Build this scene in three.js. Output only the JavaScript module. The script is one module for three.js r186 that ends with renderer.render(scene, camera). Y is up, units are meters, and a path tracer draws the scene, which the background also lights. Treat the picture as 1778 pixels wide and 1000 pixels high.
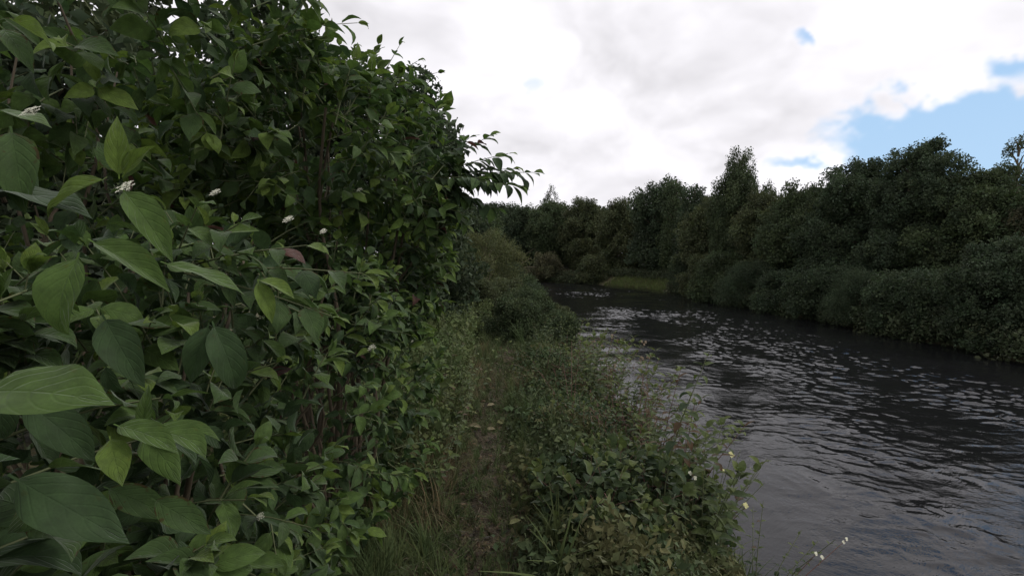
import * as THREE from 'three';
import { mergeGeometries } from 'three/addons/utils/BufferGeometryUtils.js';

// ------------------------------------------------------------------ camera
// water level is y = 0; the eye stands 3.2 m above it, 1.6 m above the path
const EYE = 3.2;
const scene = new THREE.Scene();
const camera = new THREE.PerspectiveCamera(60, 1024 / 575, 0.05, 1500);
camera.position.set(0, EYE, 0);
camera.rotation.x = THREE.MathUtils.degToRad(-2.97);
scene.add(camera);
const renderer = new THREE.WebGLRenderer();
renderer.toneMapping = THREE.LinearToneMapping;
renderer.toneMappingExposure = 1.0;
renderer.shadowMap.enabled = true;

// ------------------------------------------------------------------ random numbers and noise
function rand(seed) {
  let a = seed >>> 0;
  const f = () => { a = (a + 0x6D2B79F5) | 0; let t = Math.imul(a ^ (a >>> 15), 1 | a); t = (t + Math.imul(t ^ (t >>> 7), 61 | t)) ^ t; return ((t ^ (t >>> 14)) >>> 0) / 4294967296; };
  f.r = (lo, hi) => lo + (hi - lo) * f();
  f.s = (k = 1) => (f() + f() + f() - 1.5) * k / 1.5 * 1.5;
  f.pick = (a) => a[Math.floor(f() * a.length)];
  return f;
}
const PERM = new Uint8Array(512);
{ const r = rand(99), p = [...Array(256).keys()]; for (let i = 255; i > 0; i--) { const j = Math.floor(r() * (i + 1)); [p[i], p[j]] = [p[j], p[i]]; } for (let i = 0; i < 512; i++) PERM[i] = p[i & 255]; }
const VAL = new Float32Array(256); { const r = rand(7); for (let i = 0; i < 256; i++) VAL[i] = r() * 2 - 1; }
const sm = (t) => t * t * t * (t * (t * 6 - 15) + 10);
const mix = (a, b, t) => a + (b - a) * t;
const clamp = (x, a = 0, b = 1) => Math.min(b, Math.max(a, x));
const step = (a, b, x) => { const t = clamp((x - a) / (b - a)); return t * t * (3 - 2 * t); };
function noise(x, y = 0, z = 0) {
  const xi = Math.floor(x), yi = Math.floor(y), zi = Math.floor(z), u = sm(x - xi), v = sm(y - yi), w = sm(z - zi);
  const h = (i, j, k) => VAL[PERM[PERM[PERM[(xi + i) & 255] + ((yi + j) & 255)] + ((zi + k) & 255)]];
  return mix(mix(mix(h(0, 0, 0), h(1, 0, 0), u), mix(h(0, 1, 0), h(1, 1, 0), u), v), mix(mix(h(0, 0, 1), h(1, 0, 1), u), mix(h(0, 1, 1), h(1, 1, 1), u), v), w);
}
function fbm(x, y, z, o = 4, g = 0.5) { let s = 0, a = 1, n = 0; for (let i = 0; i < o; i++) { s += a * noise(x, y, z); n += a; a *= g; x = x * 2.03 + 13.7; y = y * 2.03 + 7.1; z = z * 2.03 + 3.3; } return s / n; }

// ------------------------------------------------------------------ sky: bright broken cloud with small blue gaps
{
  const W = 2048, H = 1024, data = new Float32Array(W * H * 4);
  // blue gaps as [right, up, half width, half height] of the direction per unit ahead, for the part of the sky ahead
  const gaps = [[0.92, 0.230, 0.33, 0.12, 1.3], [1.0, 0.40, 0.10, 0.04, 0.62], [0.575, 0.44, 0.05, 0.028, 0.85], [0.06, 0.375, 0.04, 0.05, 0.42], [0.55, 0.19, 0.10, 0.02, 0.55], [1.25, 0.62, 0.25, 0.10, 1], [0.75, 0.80, 0.22, 0.07, 1]];
  for (let j = 0; j < H; j++) {
    const el = ((j + 0.5) / H - 0.5) * Math.PI, y = Math.sin(el), c = Math.cos(el);
    for (let i = 0; i < W; i++) {
      const az = ((i + 0.5) / W - 0.5) * 2 * Math.PI, x = c * Math.cos(az), z = c * Math.sin(az), k = 4 * (j * W + i);
      const yy = Math.max(y, -0.02), q = 1 / (yy + 0.32), px = x * q * 1.5, pz = z * q * 1.5;
      const wx = fbm(px * 1.3 + 5, pz * 1.3, 2.2, 3), wz = fbm(px * 1.3, pz * 1.3 + 9, 6.1, 3);
      const big = fbm(px * 0.9 + wx * 0.5, pz * 0.9 + wz * 0.5, 1.7, 6, 0.55);
      const fine = fbm(x * 7 + wx, y * 15, z * 7 + wz, 5, 0.55);
      let cover = 0.56 + 0.75 * big + 0.16 * fine;
      if (z < -0.1) {
        const r = x / -z, u = y / -z;
        for (const [gr, gu, gw, gh, s] of gaps) {
          const n = 0.75 * fbm(r * 8 + 3, u * 11, gr * 9, 5, 0.6);
          const dd = Math.hypot((r - gr + 0.10 * n) / gw, (u - gu + 0.07 * n) / gh) + n * 0.75;
          cover -= s * 1.7 * (1 - step(0.15, 1.5, dd + 0.35 * fine));
        }
        // solid cloud over the middle of the view
        cover += 0.55 * (1 - step(0.35, 0.75, Math.hypot((r - 0.25) / 1.3, (u - 0.3) / 0.7)));
      }
      const m = step(-0.25, 0.62, cover);
      const thick = step(0.0, 1.6, 0.55 + 0.3 * Math.min(cover, 1.05) + 0.95 * fbm(px * 2.2 + wx, pz * 2.2, 8.8, 5, 0.55));
      const glow = clamp((x * 0.71 + y * 0.70 + z * 0.10));        // clouds nearer the hidden sun are a little brighter
      let cl = mix(1.14, 0.78, thick) + 0.20 * fine + 0.17 * fbm(px * 1.1 + 4, pz * 1.1 + wx, 3.9, 4) + 0.10 * Math.pow(glow, 4);
      cl *= mix(0.97, 1.0, step(0, 0.3, y));
      const t = step(0, 0.7, Math.max(y, 0)), b = [mix(0.50, 0.27, t), mix(0.72, 0.49, t), mix(0.96, 0.86, t)];
      cl *= 1.05; data[k] = mix(b[0], cl * 0.985, m); data[k + 1] = mix(b[1], cl * 0.965, m); data[k + 2] = mix(b[2], cl * 1.01, m); data[k + 3] = 1;
    }
  }
  const t = new THREE.DataTexture(data, W, H, THREE.RGBAFormat, THREE.FloatType);
  t.mapping = THREE.EquirectangularReflectionMapping; t.magFilter = t.minFilter = THREE.LinearFilter; t.colorSpace = THREE.LinearSRGBColorSpace; t.needsUpdate = true;
  scene.background = t; scene.environment = t;
  scene.backgroundIntensity = 1; scene.environmentIntensity = 1;
}
// the sun behind thin cloud, high over the far bank: wide and soft
const sun = new THREE.DirectionalLight(new THREE.Color(1, 0.96, 0.88), 1.35);
sun.position.set(84, 82, -8); sun.target.position.set(0, 0, -20); scene.add(sun, sun.target);
sun.castShadow = true; sun.shadow.radius = 36; sun.shadow.mapSize.set(4096, 4096);
Object.assign(sun.shadow.camera, { left: -60, right: 60, top: 60, bottom: -60, near: 1, far: 260 });

// ------------------------------------------------------------------ helpers
const V = (x, y, z) => new THREE.Vector3(x, y, z);
const E = (right, up, ahead) => V(right, EYE + up, -ahead);             // metres from the eye
const names = {};
function numbered(n) { names[n] = (names[n] ?? -1) + 1; return names[n] ? `${n}_${String(names[n]).padStart(3, '0')}` : n; }
function tag(o, label, category, group, kind) { o.userData.label = label; if (category) o.userData.category = category; if (group) o.userData.group = group; if (kind) o.userData.kind = kind; return o; }
function thing(name, pos, label, category, group) { const g = new THREE.Group(); g.name = numbered(name); g.position.copy(pos); scene.add(g); return tag(g, label, category, group); }
function mesh(name, geo, mat, parent = scene) { const m = new THREE.Mesh(geo, mat); m.name = parent === scene ? numbered(name) : name; m.castShadow = m.receiveShadow = true; parent.add(m); return m; }
function tex(w, h, f, srgb, rep = 1) {
  const d = new Uint8Array(w * h * 4);
  for (let j = 0; j < h; j++) for (let i = 0; i < w; i++) { const c = f((i + 0.5) / w, (j + 0.5) / h), k = 4 * (j * w + i); for (let n = 0; n < 3; n++) d[k + n] = 255 * clamp(Array.isArray(c) ? c[n] : c); d[k + 3] = 255; }
  const t = new THREE.DataTexture(d, w, h); t.wrapS = t.wrapT = THREE.RepeatWrapping; t.magFilter = THREE.LinearFilter; t.minFilter = THREE.LinearMipmapLinearFilter; t.generateMipmaps = true;
  if (srgb) t.colorSpace = THREE.SRGBColorSpace; t.repeat.set(rep, rep); t.needsUpdate = true; return t;
}
// seamless noise on a unit tile
function tileNoise(u, v, f, o, s) { const a = u * 2 * Math.PI, b = v * 2 * Math.PI, r = f / 6.283; return fbm(Math.cos(a) * r + s, Math.sin(a) * r + Math.cos(b) * r * 1.3 + s, Math.sin(b) * r - s, o, 0.55); }
function geom(pos, idx, uv, col) {
  const g = new THREE.BufferGeometry(); g.setAttribute('position', new THREE.Float32BufferAttribute(pos, 3)); if (uv) g.setAttribute('uv', new THREE.Float32BufferAttribute(uv, 2)); if (col) g.setAttribute('color', new THREE.Float32BufferAttribute(col, 3));
  g.setIndex(idx); g.computeVertexNormals(); return g;
}
function tube(pts, r0, r1, sides = 6, seg = 0) {           // a tapered tube along points
  const curve = new THREE.CatmullRomCurve3(pts), n = seg || Math.max(2, pts.length * 2), fr = curve.computeFrenetFrames(n), pos = [], idx = [], uv = [];
  for (let i = 0; i <= n; i++) {
    const p = curve.getPoint(i / n), r = mix(r0, r1, i / n), N = fr.normals[i], B = fr.binormals[i];
    for (let k = 0; k < sides; k++) { const a = k / sides * 6.2832, c = Math.cos(a) * r, s = Math.sin(a) * r; pos.push(p.x + N.x * c + B.x * s, p.y + N.y * c + B.y * s, p.z + N.z * c + B.z * s); uv.push(k / sides, i / n); }
  }
  for (let i = 0; i < n; i++) for (let k = 0; k < sides; k++) { const a = i * sides + k, b = i * sides + (k + 1) % sides; idx.push(a, b, a + sides, b, b + sides, a + sides); }
  return geom(pos, idx, uv);
}
function instanced(name, geo, mat, list, parent) {          // list of {m: Matrix4, c: Color}
  const o = new THREE.InstancedMesh(geo, mat, list.length); o.name = name; o.castShadow = o.receiveShadow = true;
  list.forEach((e, i) => { o.setMatrixAt(i, e.m); if (e.c) o.setColorAt(i, e.c); });
  if (parent) parent.add(o); return o;
}
const _x = V(0, 0, 0), _y = V(0, 0, 0), _z = V(0, 0, 0);
function basis(p, dir, up, s, sx = s) {                     // +z along dir, +y towards up
  _z.copy(dir).normalize(); _x.crossVectors(up, _z); if (_x.lengthSq() < 1e-6) _x.set(1, 0, 0.01); _x.normalize(); _y.crossVectors(_z, _x);
  return new THREE.Matrix4().makeBasis(_x.clone().multiplyScalar(sx), _y.clone().multiplyScalar(s), _z.clone().multiplyScalar(s)).setPosition(p);
}
function onSphere(r) { const z = r.r(-1, 1), a = r.r(0, 6.2832), c = Math.sqrt(1 - z * z); return V(c * Math.cos(a), z, c * Math.sin(a)); }

// ------------------------------------------------------------------ the lie of the land
const nearEdge = (d) => 2.25 + 0.22 * noise(d * 0.31, 4.4) + 0.12 * noise(d * 1.1, 1.4) - 0.034 * Math.max(0, d - 6) - 0.010 * Math.max(0, d - 48) ** 2;
const farEdge = (d) => 16.7 + 0.5 * noise(d * 0.16, 9.2) + 0.25 * noise(d * 0.6, 2.2) - 0.055 * Math.max(0, d - 64) ** 2 - 2.4 * Math.exp(-(((d - 66) / 6) ** 2));
function landY(x, z) {
  const d = -z, a = nearEdge(d), b = farEdge(d), bump = 0.05 * noise(x * 1.7, z * 1.7) + 0.02 * noise(x * 5, z * 5);
  if (x < a) {
    const c0 = 0.55 - 0.03 * Math.max(0, d - 8), t = clamp((x - c0) / (a - c0)), top = 1.6 + bump + 0.03 * Math.max(0, -x - 3) + 0.25 * noise(x * 0.1, z * 0.1) * step(3, 9, -x);
    return mix(top, 0.0, 0.55 * t + 0.45 * t * t) ;
  }
  if (x < b) { const m = Math.min(x - a, b - x); return -0.9 * step(0, 2.2, m); }
  const e = x - b; return 1.0 * step(0, 2.2, e) + 0.05 * Math.min(e, 60) + bump * step(0, 1, e);
}

// ------------------------------------------------------------------ ground, path, river
const soilMap = tex(512, 512, (u, v) => { const a = tileNoise(u, v, 14, 5, 1.3), b = tileNoise(u, v, 60, 3, 5.1), k = 0.34 + 0.12 * a + 0.10 * b; return [k * 1.0, k * 0.90, k * 0.70]; }, true);
const soilBump = tex(512, 512, (u, v) => 0.5 + 0.3 * tileNoise(u, v, 30, 5, 3.3) + 0.2 * tileNoise(u, v, 90, 2, 8.3));
{
  const xs = [], zs = [];
  for (let x = -420; x < -14; x += Math.max(2, -x * 0.09)) xs.push(x);
  for (let x = -14; x < -2; x += 0.5) xs.push(x);
  for (let x = -2; x < 4; x += 0.1) xs.push(x);
  for (let x = 4; x < 24; x += 0.35) xs.push(x);
  for (let x = 24; x < 440; x += Math.max(1, x * 0.08)) xs.push(x);
  for (let z = 60; z > 2; z -= 2) zs.push(z);
  for (let z = 2; z > -14; z -= 0.12) zs.push(z);
  for (let z = -14; z > -100; z -= 0.6) zs.push(z);
  for (let z = -100; z > -700; z -= Math.max(3, -z * 0.06)) zs.push(z);
  const pos = [], uv = [], idx = [], n = xs.length;
  for (const z of zs) for (const x of xs) { pos.push(x, landY(x, z), z); uv.push(x / 1.5, z / 1.5); }
  for (let j = 0; j + 1 < zs.length; j++) for (let i = 0; i + 1 < n; i++) { const a = j * n + i; idx.push(a, a + 1, a + n, a + 1, a + n + 1, a + n); }
  const g = geom(pos, idx, uv);
  const m = new THREE.MeshStandardMaterial({ map: soilMap, color: new THREE.Color().setRGB(0.55, 0.62, 0.40), roughness: 1, bumpMap: soilBump, bumpScale: 0.02 });
  tag(mesh('ground', g, m), 'dark soil of the river banks under the plants', null, null, 'structure');
}
const pathX = (d) => -0.16 + 0.06 * Math.sin(d * 0.9) + 0.03 * d * step(5, 12, d) * 0.3;
{
  const pos = [], uv = [], idx = [], N = 9; let rows = 0;
  for (let d = -3; d < 16; d += 0.09) {
    const w = (0.17 + 0.09 * noise(d * 1.7, 3.3)) * (1 - 0.45 * step(3.5, 6, d)) * (1 - 0.5 * step(8, 15, d));
    for (let k = 0; k < N; k++) { const s = k / (N - 1) * 2 - 1, x = pathX(d) + s * w + 0.04 * noise(d * 6, s * 3); pos.push(x, landY(x, -d) + 0.012 * (1 - s * s) + 0.004 - 0.03 * (Math.abs(s) > 0.99), -d); uv.push(x / 0.9, d / 0.9); }
    rows++;
  }
  for (let j = 0; j + 1 < rows; j++) for (let k = 0; k + 1 < N; k++) { const a = j * N + k; idx.push(a, a + 1, a + N, a + 1, a + N + 1, a + N); }
  const m = new THREE.MeshStandardMaterial({ map: soilMap, color: new THREE.Color().setRGB(0.50, 0.47, 0.43), roughness: 1, bumpMap: soilBump, bumpScale: 0.03 });
  tag(mesh('path', geom(pos, idx, uv), m), 'narrow trodden earth path along the bank', null, null, 'structure');
}
{
  const wave = (x, z, d, a, b) => {
    const rough = (0.10 + 0.90 * step(1.0, 6.5, x - a)) * step(0.0, 4.5, b - x) * (0.22 + 0.88 * step(-0.35, 0.5, noise(x * 0.25 + 3, z * 0.16) + 0.55 * noise(x * 0.8, z * 0.6 + 7) + 0.25 * step(5, 13, d) - 0.3 * (1 - step(4, 8, d))));
    const w = 0.35 * noise(x * 0.9, z * 0.9, 3.1);
    let h = 0.022 * noise(x * 0.6 + w, z * 0.8, 1.1) + (0.003 + 0.004 * rough) * noise(x * 1.9 + w, z * 2.3 + w, 5.5);
    const r1 = 1 - Math.abs(noise(x * 2.9 + 2 * w, z * 3.2 + w, 9.3)), r2 = 1 - Math.abs(noise(x * 5.6 + 3 * w, z * 6.6, 2.8));
    h += rough * (0.036 * r1 * r1 + 0.019 * r2 * r2 + 0.005 * noise(x * 10, z * 11, 4.1));
    h += 0.0025 * noise(x * 6, z * 6.5, 7.7) * (0.2 + 0.8 * rough);
    return h * (0.5 + 0.5 * step(0, 1, Math.min(x - a, b - x)));
  };
  const rows = []; for (let d = -14; d < 3; d += 0.4) rows.push(d);
  for (let d = 3; d < 125; d += d < 60 ? clamp(d * d / 3000, 0.035, 0.085) : 0.2) rows.push(d);
  const N = 300, pos = [], uv = [], idx = [];
  for (const d of rows) {
    const a = nearEdge(d), b = farEdge(d);
    for (let k = 0; k <= N; k++) { const t = k / N, s = d < 12 ? 0.55 * t + 0.45 * t * t : mix(0.55 * t + 0.45 * t * t, t, step(12, 30, d)), x = mix(a - 0.9, b + 0.9, s); pos.push(x, wave(x, -d, d, a, b), -d); uv.push(x / 2.2, d / 2.2); }
  }
  for (let j = 0; j + 1 < rows.length; j++) for (let k = 0; k < N; k++) { const a = j * (N + 1) + k, c = a + N + 1; idx.push(a, a + 1, c, a + 1, c + 1, c); }
  const rip = tex(1024, 1024, (u, v) => 0.5 + 0.32 * tileNoise(u, v, 26, 4, 2.2) + 0.18 * (1 - Math.abs(tileNoise(u, v, 44, 3, 6.2)) * 2.5));
  const m = new THREE.MeshPhysicalMaterial({ color: new THREE.Color().setRGB(0.008, 0.008, 0.009), roughness: 0.05, ior: 1.33, bumpMap: rip, bumpScale: 0.0035 });
  tag(mesh('river', geom(pos, idx, uv), m), 'dark peaty river with broken rippling surface', null, null, 'structure');
}

// ------------------------------------------------------------------ leaves
// base at the origin, blade along +z, upper face +y
function leafGeo({ w = 0.5, fold = 0.35, droop = 0.6, wave = 0, nv = 8, nu = 2, belly = 0.42, tip = 1, petiole = 0.08, curl = 0, serrate = 0, twist = 0 }) {
  const pos = [], uv = [], idx = [], cols = nu * 2 + 1;
  let y = 0, z = petiole;
  for (let j = 0; j <= nv; j++) {
    const t = j / nv, ea = belly * 1.9, eb = (1 - belly) * 1.9 * tip, pk = ea / (ea + eb);
    let hw = Math.pow(t, ea) * Math.pow(1 - t, eb), mx = Math.pow(pk, ea) * Math.pow(1 - pk, eb);
    hw = w / 2 * Math.pow(hw / mx, 0.9); if (j === nv) hw = 0; if (j === 0) hw = w * 0.05;
    if (serrate) hw *= 1 + serrate * (j % 2 ? 1 : -1);
    const ang = droop * t * t * 0.9 - 0.12 * droop, tw = twist * t;
    if (j) { y -= Math.sin(ang) * (1 - petiole) / nv; z += Math.cos(ang) * (1 - petiole) / nv; }
    for (let i = 0; i < cols; i++) {
      const s = i / nu - 1, a = Math.abs(s), lift = fold * a * hw - curl * a * a * hw + wave * Math.sin(t * 9 + s * 2) * a * hw;
      const X = s * hw * Math.cos(fold * 0.6), Y = lift;
      pos.push(X * Math.cos(tw) - Y * Math.sin(tw), y + (Y * Math.cos(tw) + X * Math.sin(tw)) * Math.cos(ang), z + Y * Math.sin(ang)); uv.push(i / (cols - 1), t);
    }
  }
  for (let j = 0; j < nv; j++) for (let i = 0; i < cols - 1; i++) { const a = j * cols + i, b = a + cols; if (j === nv - 1) { if (i === 0) for (let q = 0; q < cols - 1; q++) idx.push(a + q, b, a + q + 1); } else idx.push(a, b, a + 1, a + 1, b, b + 1); }
  if (petiole > 0) { const n = pos.length / 3, r = 0.012; pos.push(-r, 0.01, 0, r, 0.01, 0, -r, 0, petiole + 0.02, r, 0, petiole + 0.02); uv.push(0.5, 0, 0.5, 0, 0.5, 0.02, 0.5, 0.02); idx.push(n, n + 2, n + 1, n + 1, n + 2, n + 3); }
  return geom(pos, idx, uv);
}
const veins = (u, v) => { const a = Math.abs(2 * u - 1), g = v * 0.9 - 0.34 * Math.pow(a, 1.25) + 0.02, f = g * 6.5 - Math.floor(g * 6.5); return Math.max(Math.exp(-(((f - 0.5) / 0.10) ** 2)) * (1 - 0.3 * a), Math.exp(-((a / 0.035) ** 2)) * 1.2); };
const leafMap = tex(256, 512, (u, v) => { const n = 0.82 + 0.10 * fbm(u * 5, v * 9, 2, 4) + 0.05 * fbm(u * 40, v * 60, 5, 2), k = n + 0.04 * veins(u, v), s = step(0.50, 0.62, fbm(u * 6 + 9, v * 9, 4.4, 3)); return [k * mix(1, 1.0, s), k * mix(1, 0.93, s), k * mix(0.98, 0.85, s)]; }, true);
const leafBump = tex(256, 512, (u, v) => 0.65 - 0.45 * veins(u, v) + 0.12 * fbm(u * 9, v * 16, 7, 3));
const leafMap2 = tex(256, 512, (u, v) => { const n = 0.80 + 0.12 * fbm(u * 5 + 3, v * 9, 6, 4) + 0.05 * fbm(u * 40, v * 60, 5, 2), k = n + 0.04 * veins(u, v), b = 0.7 * step(0.55, 0.62, fbm(u * 7 + 1, v * 12 + 5, 9.4, 4)), e = step(0.80, 1.0, Math.abs(2 * u - 1) + 0.35 * fbm(u * 8, v * 14, 3, 3)) * step(0.1, 0.35, fbm(u * 2, v * 3 + 7, 1, 2)), q = Math.max(b, e); return [mix(k, 0.80, q), mix(k, 0.52, q), mix(k * 0.98, 0.42, q)]; }, true);
function leafMat(r, g, b, o = {}) { return new THREE.MeshPhysicalMaterial({ color: new THREE.Color().setRGB(r, g, b), map: leafMap, bumpMap: leafBump, bumpScale: 0.0014, roughness: 1, specularIntensity: 0.35, transmission: 0.42, thickness: 0, clearcoat: 0.12, clearcoatRoughness: 0.45, side: THREE.DoubleSide, ...o }); }
// leaf colours: mature blue green, mid green, fresh green, yellow green tips, reddened
const DOG = [leafMat(0.056, 0.106, 0.036), leafMat(0.078, 0.142, 0.038, { map: leafMap2 }), leafMat(0.106, 0.186, 0.038), leafMat(0.165, 0.255, 0.044), leafMat(0.145, 0.070, 0.055)];
const BRM = [leafMat(0.056, 0.096, 0.038), leafMat(0.080, 0.122, 0.042), leafMat(0.115, 0.160, 0.044), leafMat(0.165, 0.210, 0.055), leafMat(0.150, 0.095, 0.050)];
const white = leafMat(1, 1, 1, { map: null, bumpMap: null, clearcoat: 0.12 });
const whiteMapped = leafMat(1, 1, 1);
const stemMat = new THREE.MeshStandardMaterial({ color: new THREE.Color().setRGB(0.085, 0.065, 0.04), roughness: 0.8 });
const greenStem = new THREE.MeshStandardMaterial({ color: new THREE.Color().setRGB(0.10, 0.115, 0.05), roughness: 0.8 });
const redStem = new THREE.MeshStandardMaterial({ color: new THREE.Color().setRGB(0.12, 0.06, 0.045), roughness: 0.75 });
const barkMap = tex(256, 512, (u, v) => { const n = tileNoise(u, v, 24, 5, 4.2), k = 0.42 + 0.25 * n; return [k, k * 0.93, k * 0.82]; }, true);
const bark = new THREE.MeshStandardMaterial({ color: new THREE.Color().setRGB(0.75, 0.7, 0.62), map: barkMap, bumpMap: barkMap, bumpScale: 0.02, roughness: 1 });
const petal = new THREE.MeshPhysicalMaterial({ color: new THREE.Color().setRGB(0.74, 0.73, 0.58), roughness: 1, transmission: 0.3, thickness: 0, side: THREE.DoubleSide });
const paleYellow = new THREE.MeshPhysicalMaterial({ color: new THREE.Color().setRGB(0.72, 0.70, 0.36), roughness: 1, transmission: 0.3, thickness: 0, side: THREE.DoubleSide });

const dogShape = (nv, nu) => [
  { w: 0.56, fold: 0.30, droop: 0.75, wave: 0.10 }, { w: 0.60, fold: 0.18, droop: 1.15, wave: 0.14, curl: 0.25 }, { w: 0.52, fold: 0.48, droop: 0.5, wave: 0.08, twist: 0.3 },
  { w: 0.62, fold: 0.22, droop: 0.35, wave: 0.16, curl: 0.12, twist: -0.35 }, { w: 0.55, fold: 0.38, droop: 1.5, wave: 0.12 }, { w: 0.48, fold: 0.6, droop: 0.25, wave: 0.06, twist: 0.2 },
].map((o) => leafGeo({ tip: 1.2, belly: 0.42, ...o, w: o.w * 0.86, droop: o.droop + 0.2, nv, nu }));
const DOG_NEAR = dogShape(10, 3), DOG_MID = dogShape(8, 2), DOG_FAR = dogShape(6, 2);
const brmShape = (nv, nu) => [
  { w: 0.66, fold: 0.25, droop: 0.5, wave: 0.12, serrate: 0.05 }, { w: 0.6, fold: 0.4, droop: 0.8, wave: 0.1, serrate: 0.06 }, { w: 0.7, fold: 0.15, droop: 0.25, wave: 0.2, curl: 0.2, serrate: 0.05 },
].map((o) => leafGeo({ belly: 0.46, tip: 1.0, ...o, nv, nu }));
const BRM_NEAR = brmShape(9, 2), BRM_FAR = brmShape(5, 1);
const lanceShape = (nv) => [{ w: 0.22, fold: 0.3, droop: 0.7 }, { w: 0.25, fold: 0.4, droop: 1.2, twist: 0.3 }, { w: 0.2, fold: 0.5, droop: 0.3, twist: -0.3 }].map((o) => leafGeo({ belly: 0.38, tip: 1.1, petiole: 0.02, ...o, nv, nu: 1 }));
const LANCE = lanceShape(6);
const netShape = [{ w: 0.5, fold: 0.3, droop: 0.7, serrate: 0.08 }, { w: 0.46, fold: 0.4, droop: 1.1, serrate: 0.08 }].map((o) => leafGeo({ belly: 0.3, tip: 1.0, petiole: 0.15, ...o, nv: 9, nu: 1 }));

// small cyme of four-petalled flowers
function cyme(r, n = 22, rad = 1) {
  const gs = [], pos = [], idx = [];
  for (let i = 0; i < n; i++) {
    const a = i * 2.4, q = Math.sqrt(i / n) * rad, cx = Math.cos(a) * q, cz = Math.sin(a) * q, cy = 0.25 * (1 - q * q / (rad * rad)) + r.r(-0.06, 0.06), s = r.r(0.16, 0.25), t = r.r(0, 6);
    for (let k = 0; k < 4; k++) { const b = t + k * 1.571, n0 = pos.length / 3, dx = Math.cos(b), dz = Math.sin(b); pos.push(cx, cy, cz, cx + (dx * 0.6 - dz * 0.38) * s, cy + 0.05, cz + (dz * 0.6 + dx * 0.38) * s, cx + dx * s * 1.2, cy + 0.02, cz + dz * s * 1.2, cx + (dx * 0.6 + dz * 0.38) * s, cy + 0.05, cz + (dz * 0.6 - dx * 0.38) * s); idx.push(n0, n0 + 2, n0 + 1, n0, n0 + 3, n0 + 2); }
    const n0 = pos.length / 3; pos.push(cx - 0.02, cy, cz, cx + 0.02, cy, cz, 0, -0.4, 0); idx.push(n0, n0 + 1, n0 + 2);
  }
  return geom(pos, idx);
}
const CYME = [cyme(rand(5)), cyme(rand(6), 15, 0.8)];

// ------------------------------------------------------------------ leafy shrubs made of shoots
// a leaf record: base p, direction d, face normal n, length l, tone index t
const eyeAt = V(0, EYE, 0);
function grow(r, out, stems, base, dir, len, pairs, leafLen, outward, o = {}) {
  const bend = o.bend ?? 0.25, end = base.clone().addScaledVector(dir, len); end.y -= bend * len * 0.5;
  const mid = base.clone().lerp(end, 0.5); mid.y += bend * len * 0.35;
  const curve = new THREE.QuadraticBezierCurve3(base, mid, end); stems.push([base, mid.clone().lerp(base.clone().lerp(end, 0.5), 0.4), end]);
  let ph = r.r(0, 3.14);
  for (let k = 0; k < pairs; k++) {
    const t = mix(o.from ?? 0.3, 1, pairs > 1 ? k / (pairs - 1) : 1), p = curve.getPoint(t), T = curve.getTangent(t).normalize(), last = k === pairs - 1;
    const side0 = V(0, 1, 0).cross(T); if (side0.lengthSq() < 0.01) side0.set(1, 0, 0); side0.normalize(); const side1 = T.clone().cross(side0);
    ph += 1.571; const flat = o.flat ?? 0.55;
    for (const s of [-1, 1]) {
      const a = ph + r.r(-0.3, 0.3), sd = side0.clone().multiplyScalar(s * (Math.cos(a) * (1 - flat) + flat * (r() < 0.5 ? 1 : 0.6))).addScaledVector(side1, s * Math.sin(a) * (1 - flat));
      const d = T.clone().multiplyScalar(last ? 1.2 : r.r(0.35, 0.8)).addScaledVector(sd, last ? r.r(0.3, 0.7) : 1).add(V(0, -(o.sag ?? 0.35) * r.r(0.3, 1.5) + (last ? 0.35 : 0), 0)).normalize();
      const n = V(0, 1, 0).multiplyScalar(r.r(0.4, 0.95)).addScaledVector(outward, r.r(0.15, 0.85)).add(onSphere(r).multiplyScalar(0.32));
      const sz = leafLen * (last ? r.r(0.42, 0.7) : r.r(0.75, 1.15)) * (t < 0.4 ? 0.9 : 1);
      const q = r(); let tone = last ? (q < 0.5 ? 3 : 2) : k === pairs - 2 ? (q < 0.35 ? 2 : 1) : q < 0.5 ? 0 : q < 0.9 ? 1 : 2; if (tone < 3 && r() < (o.fresh ?? 0.06)) tone++; if (r() < 0.006) tone = 4;
      out.push({ p, d, n, l: sz, t: tone });
    }
  }
  return { end, tan: curve.getTangent(1) };
}
const inView = (p) => { const z = -p.z; return z > 0.1 && Math.abs(p.x) < z * 1.12 && Math.abs(p.y - EYE) < z * 0.66; };
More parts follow.
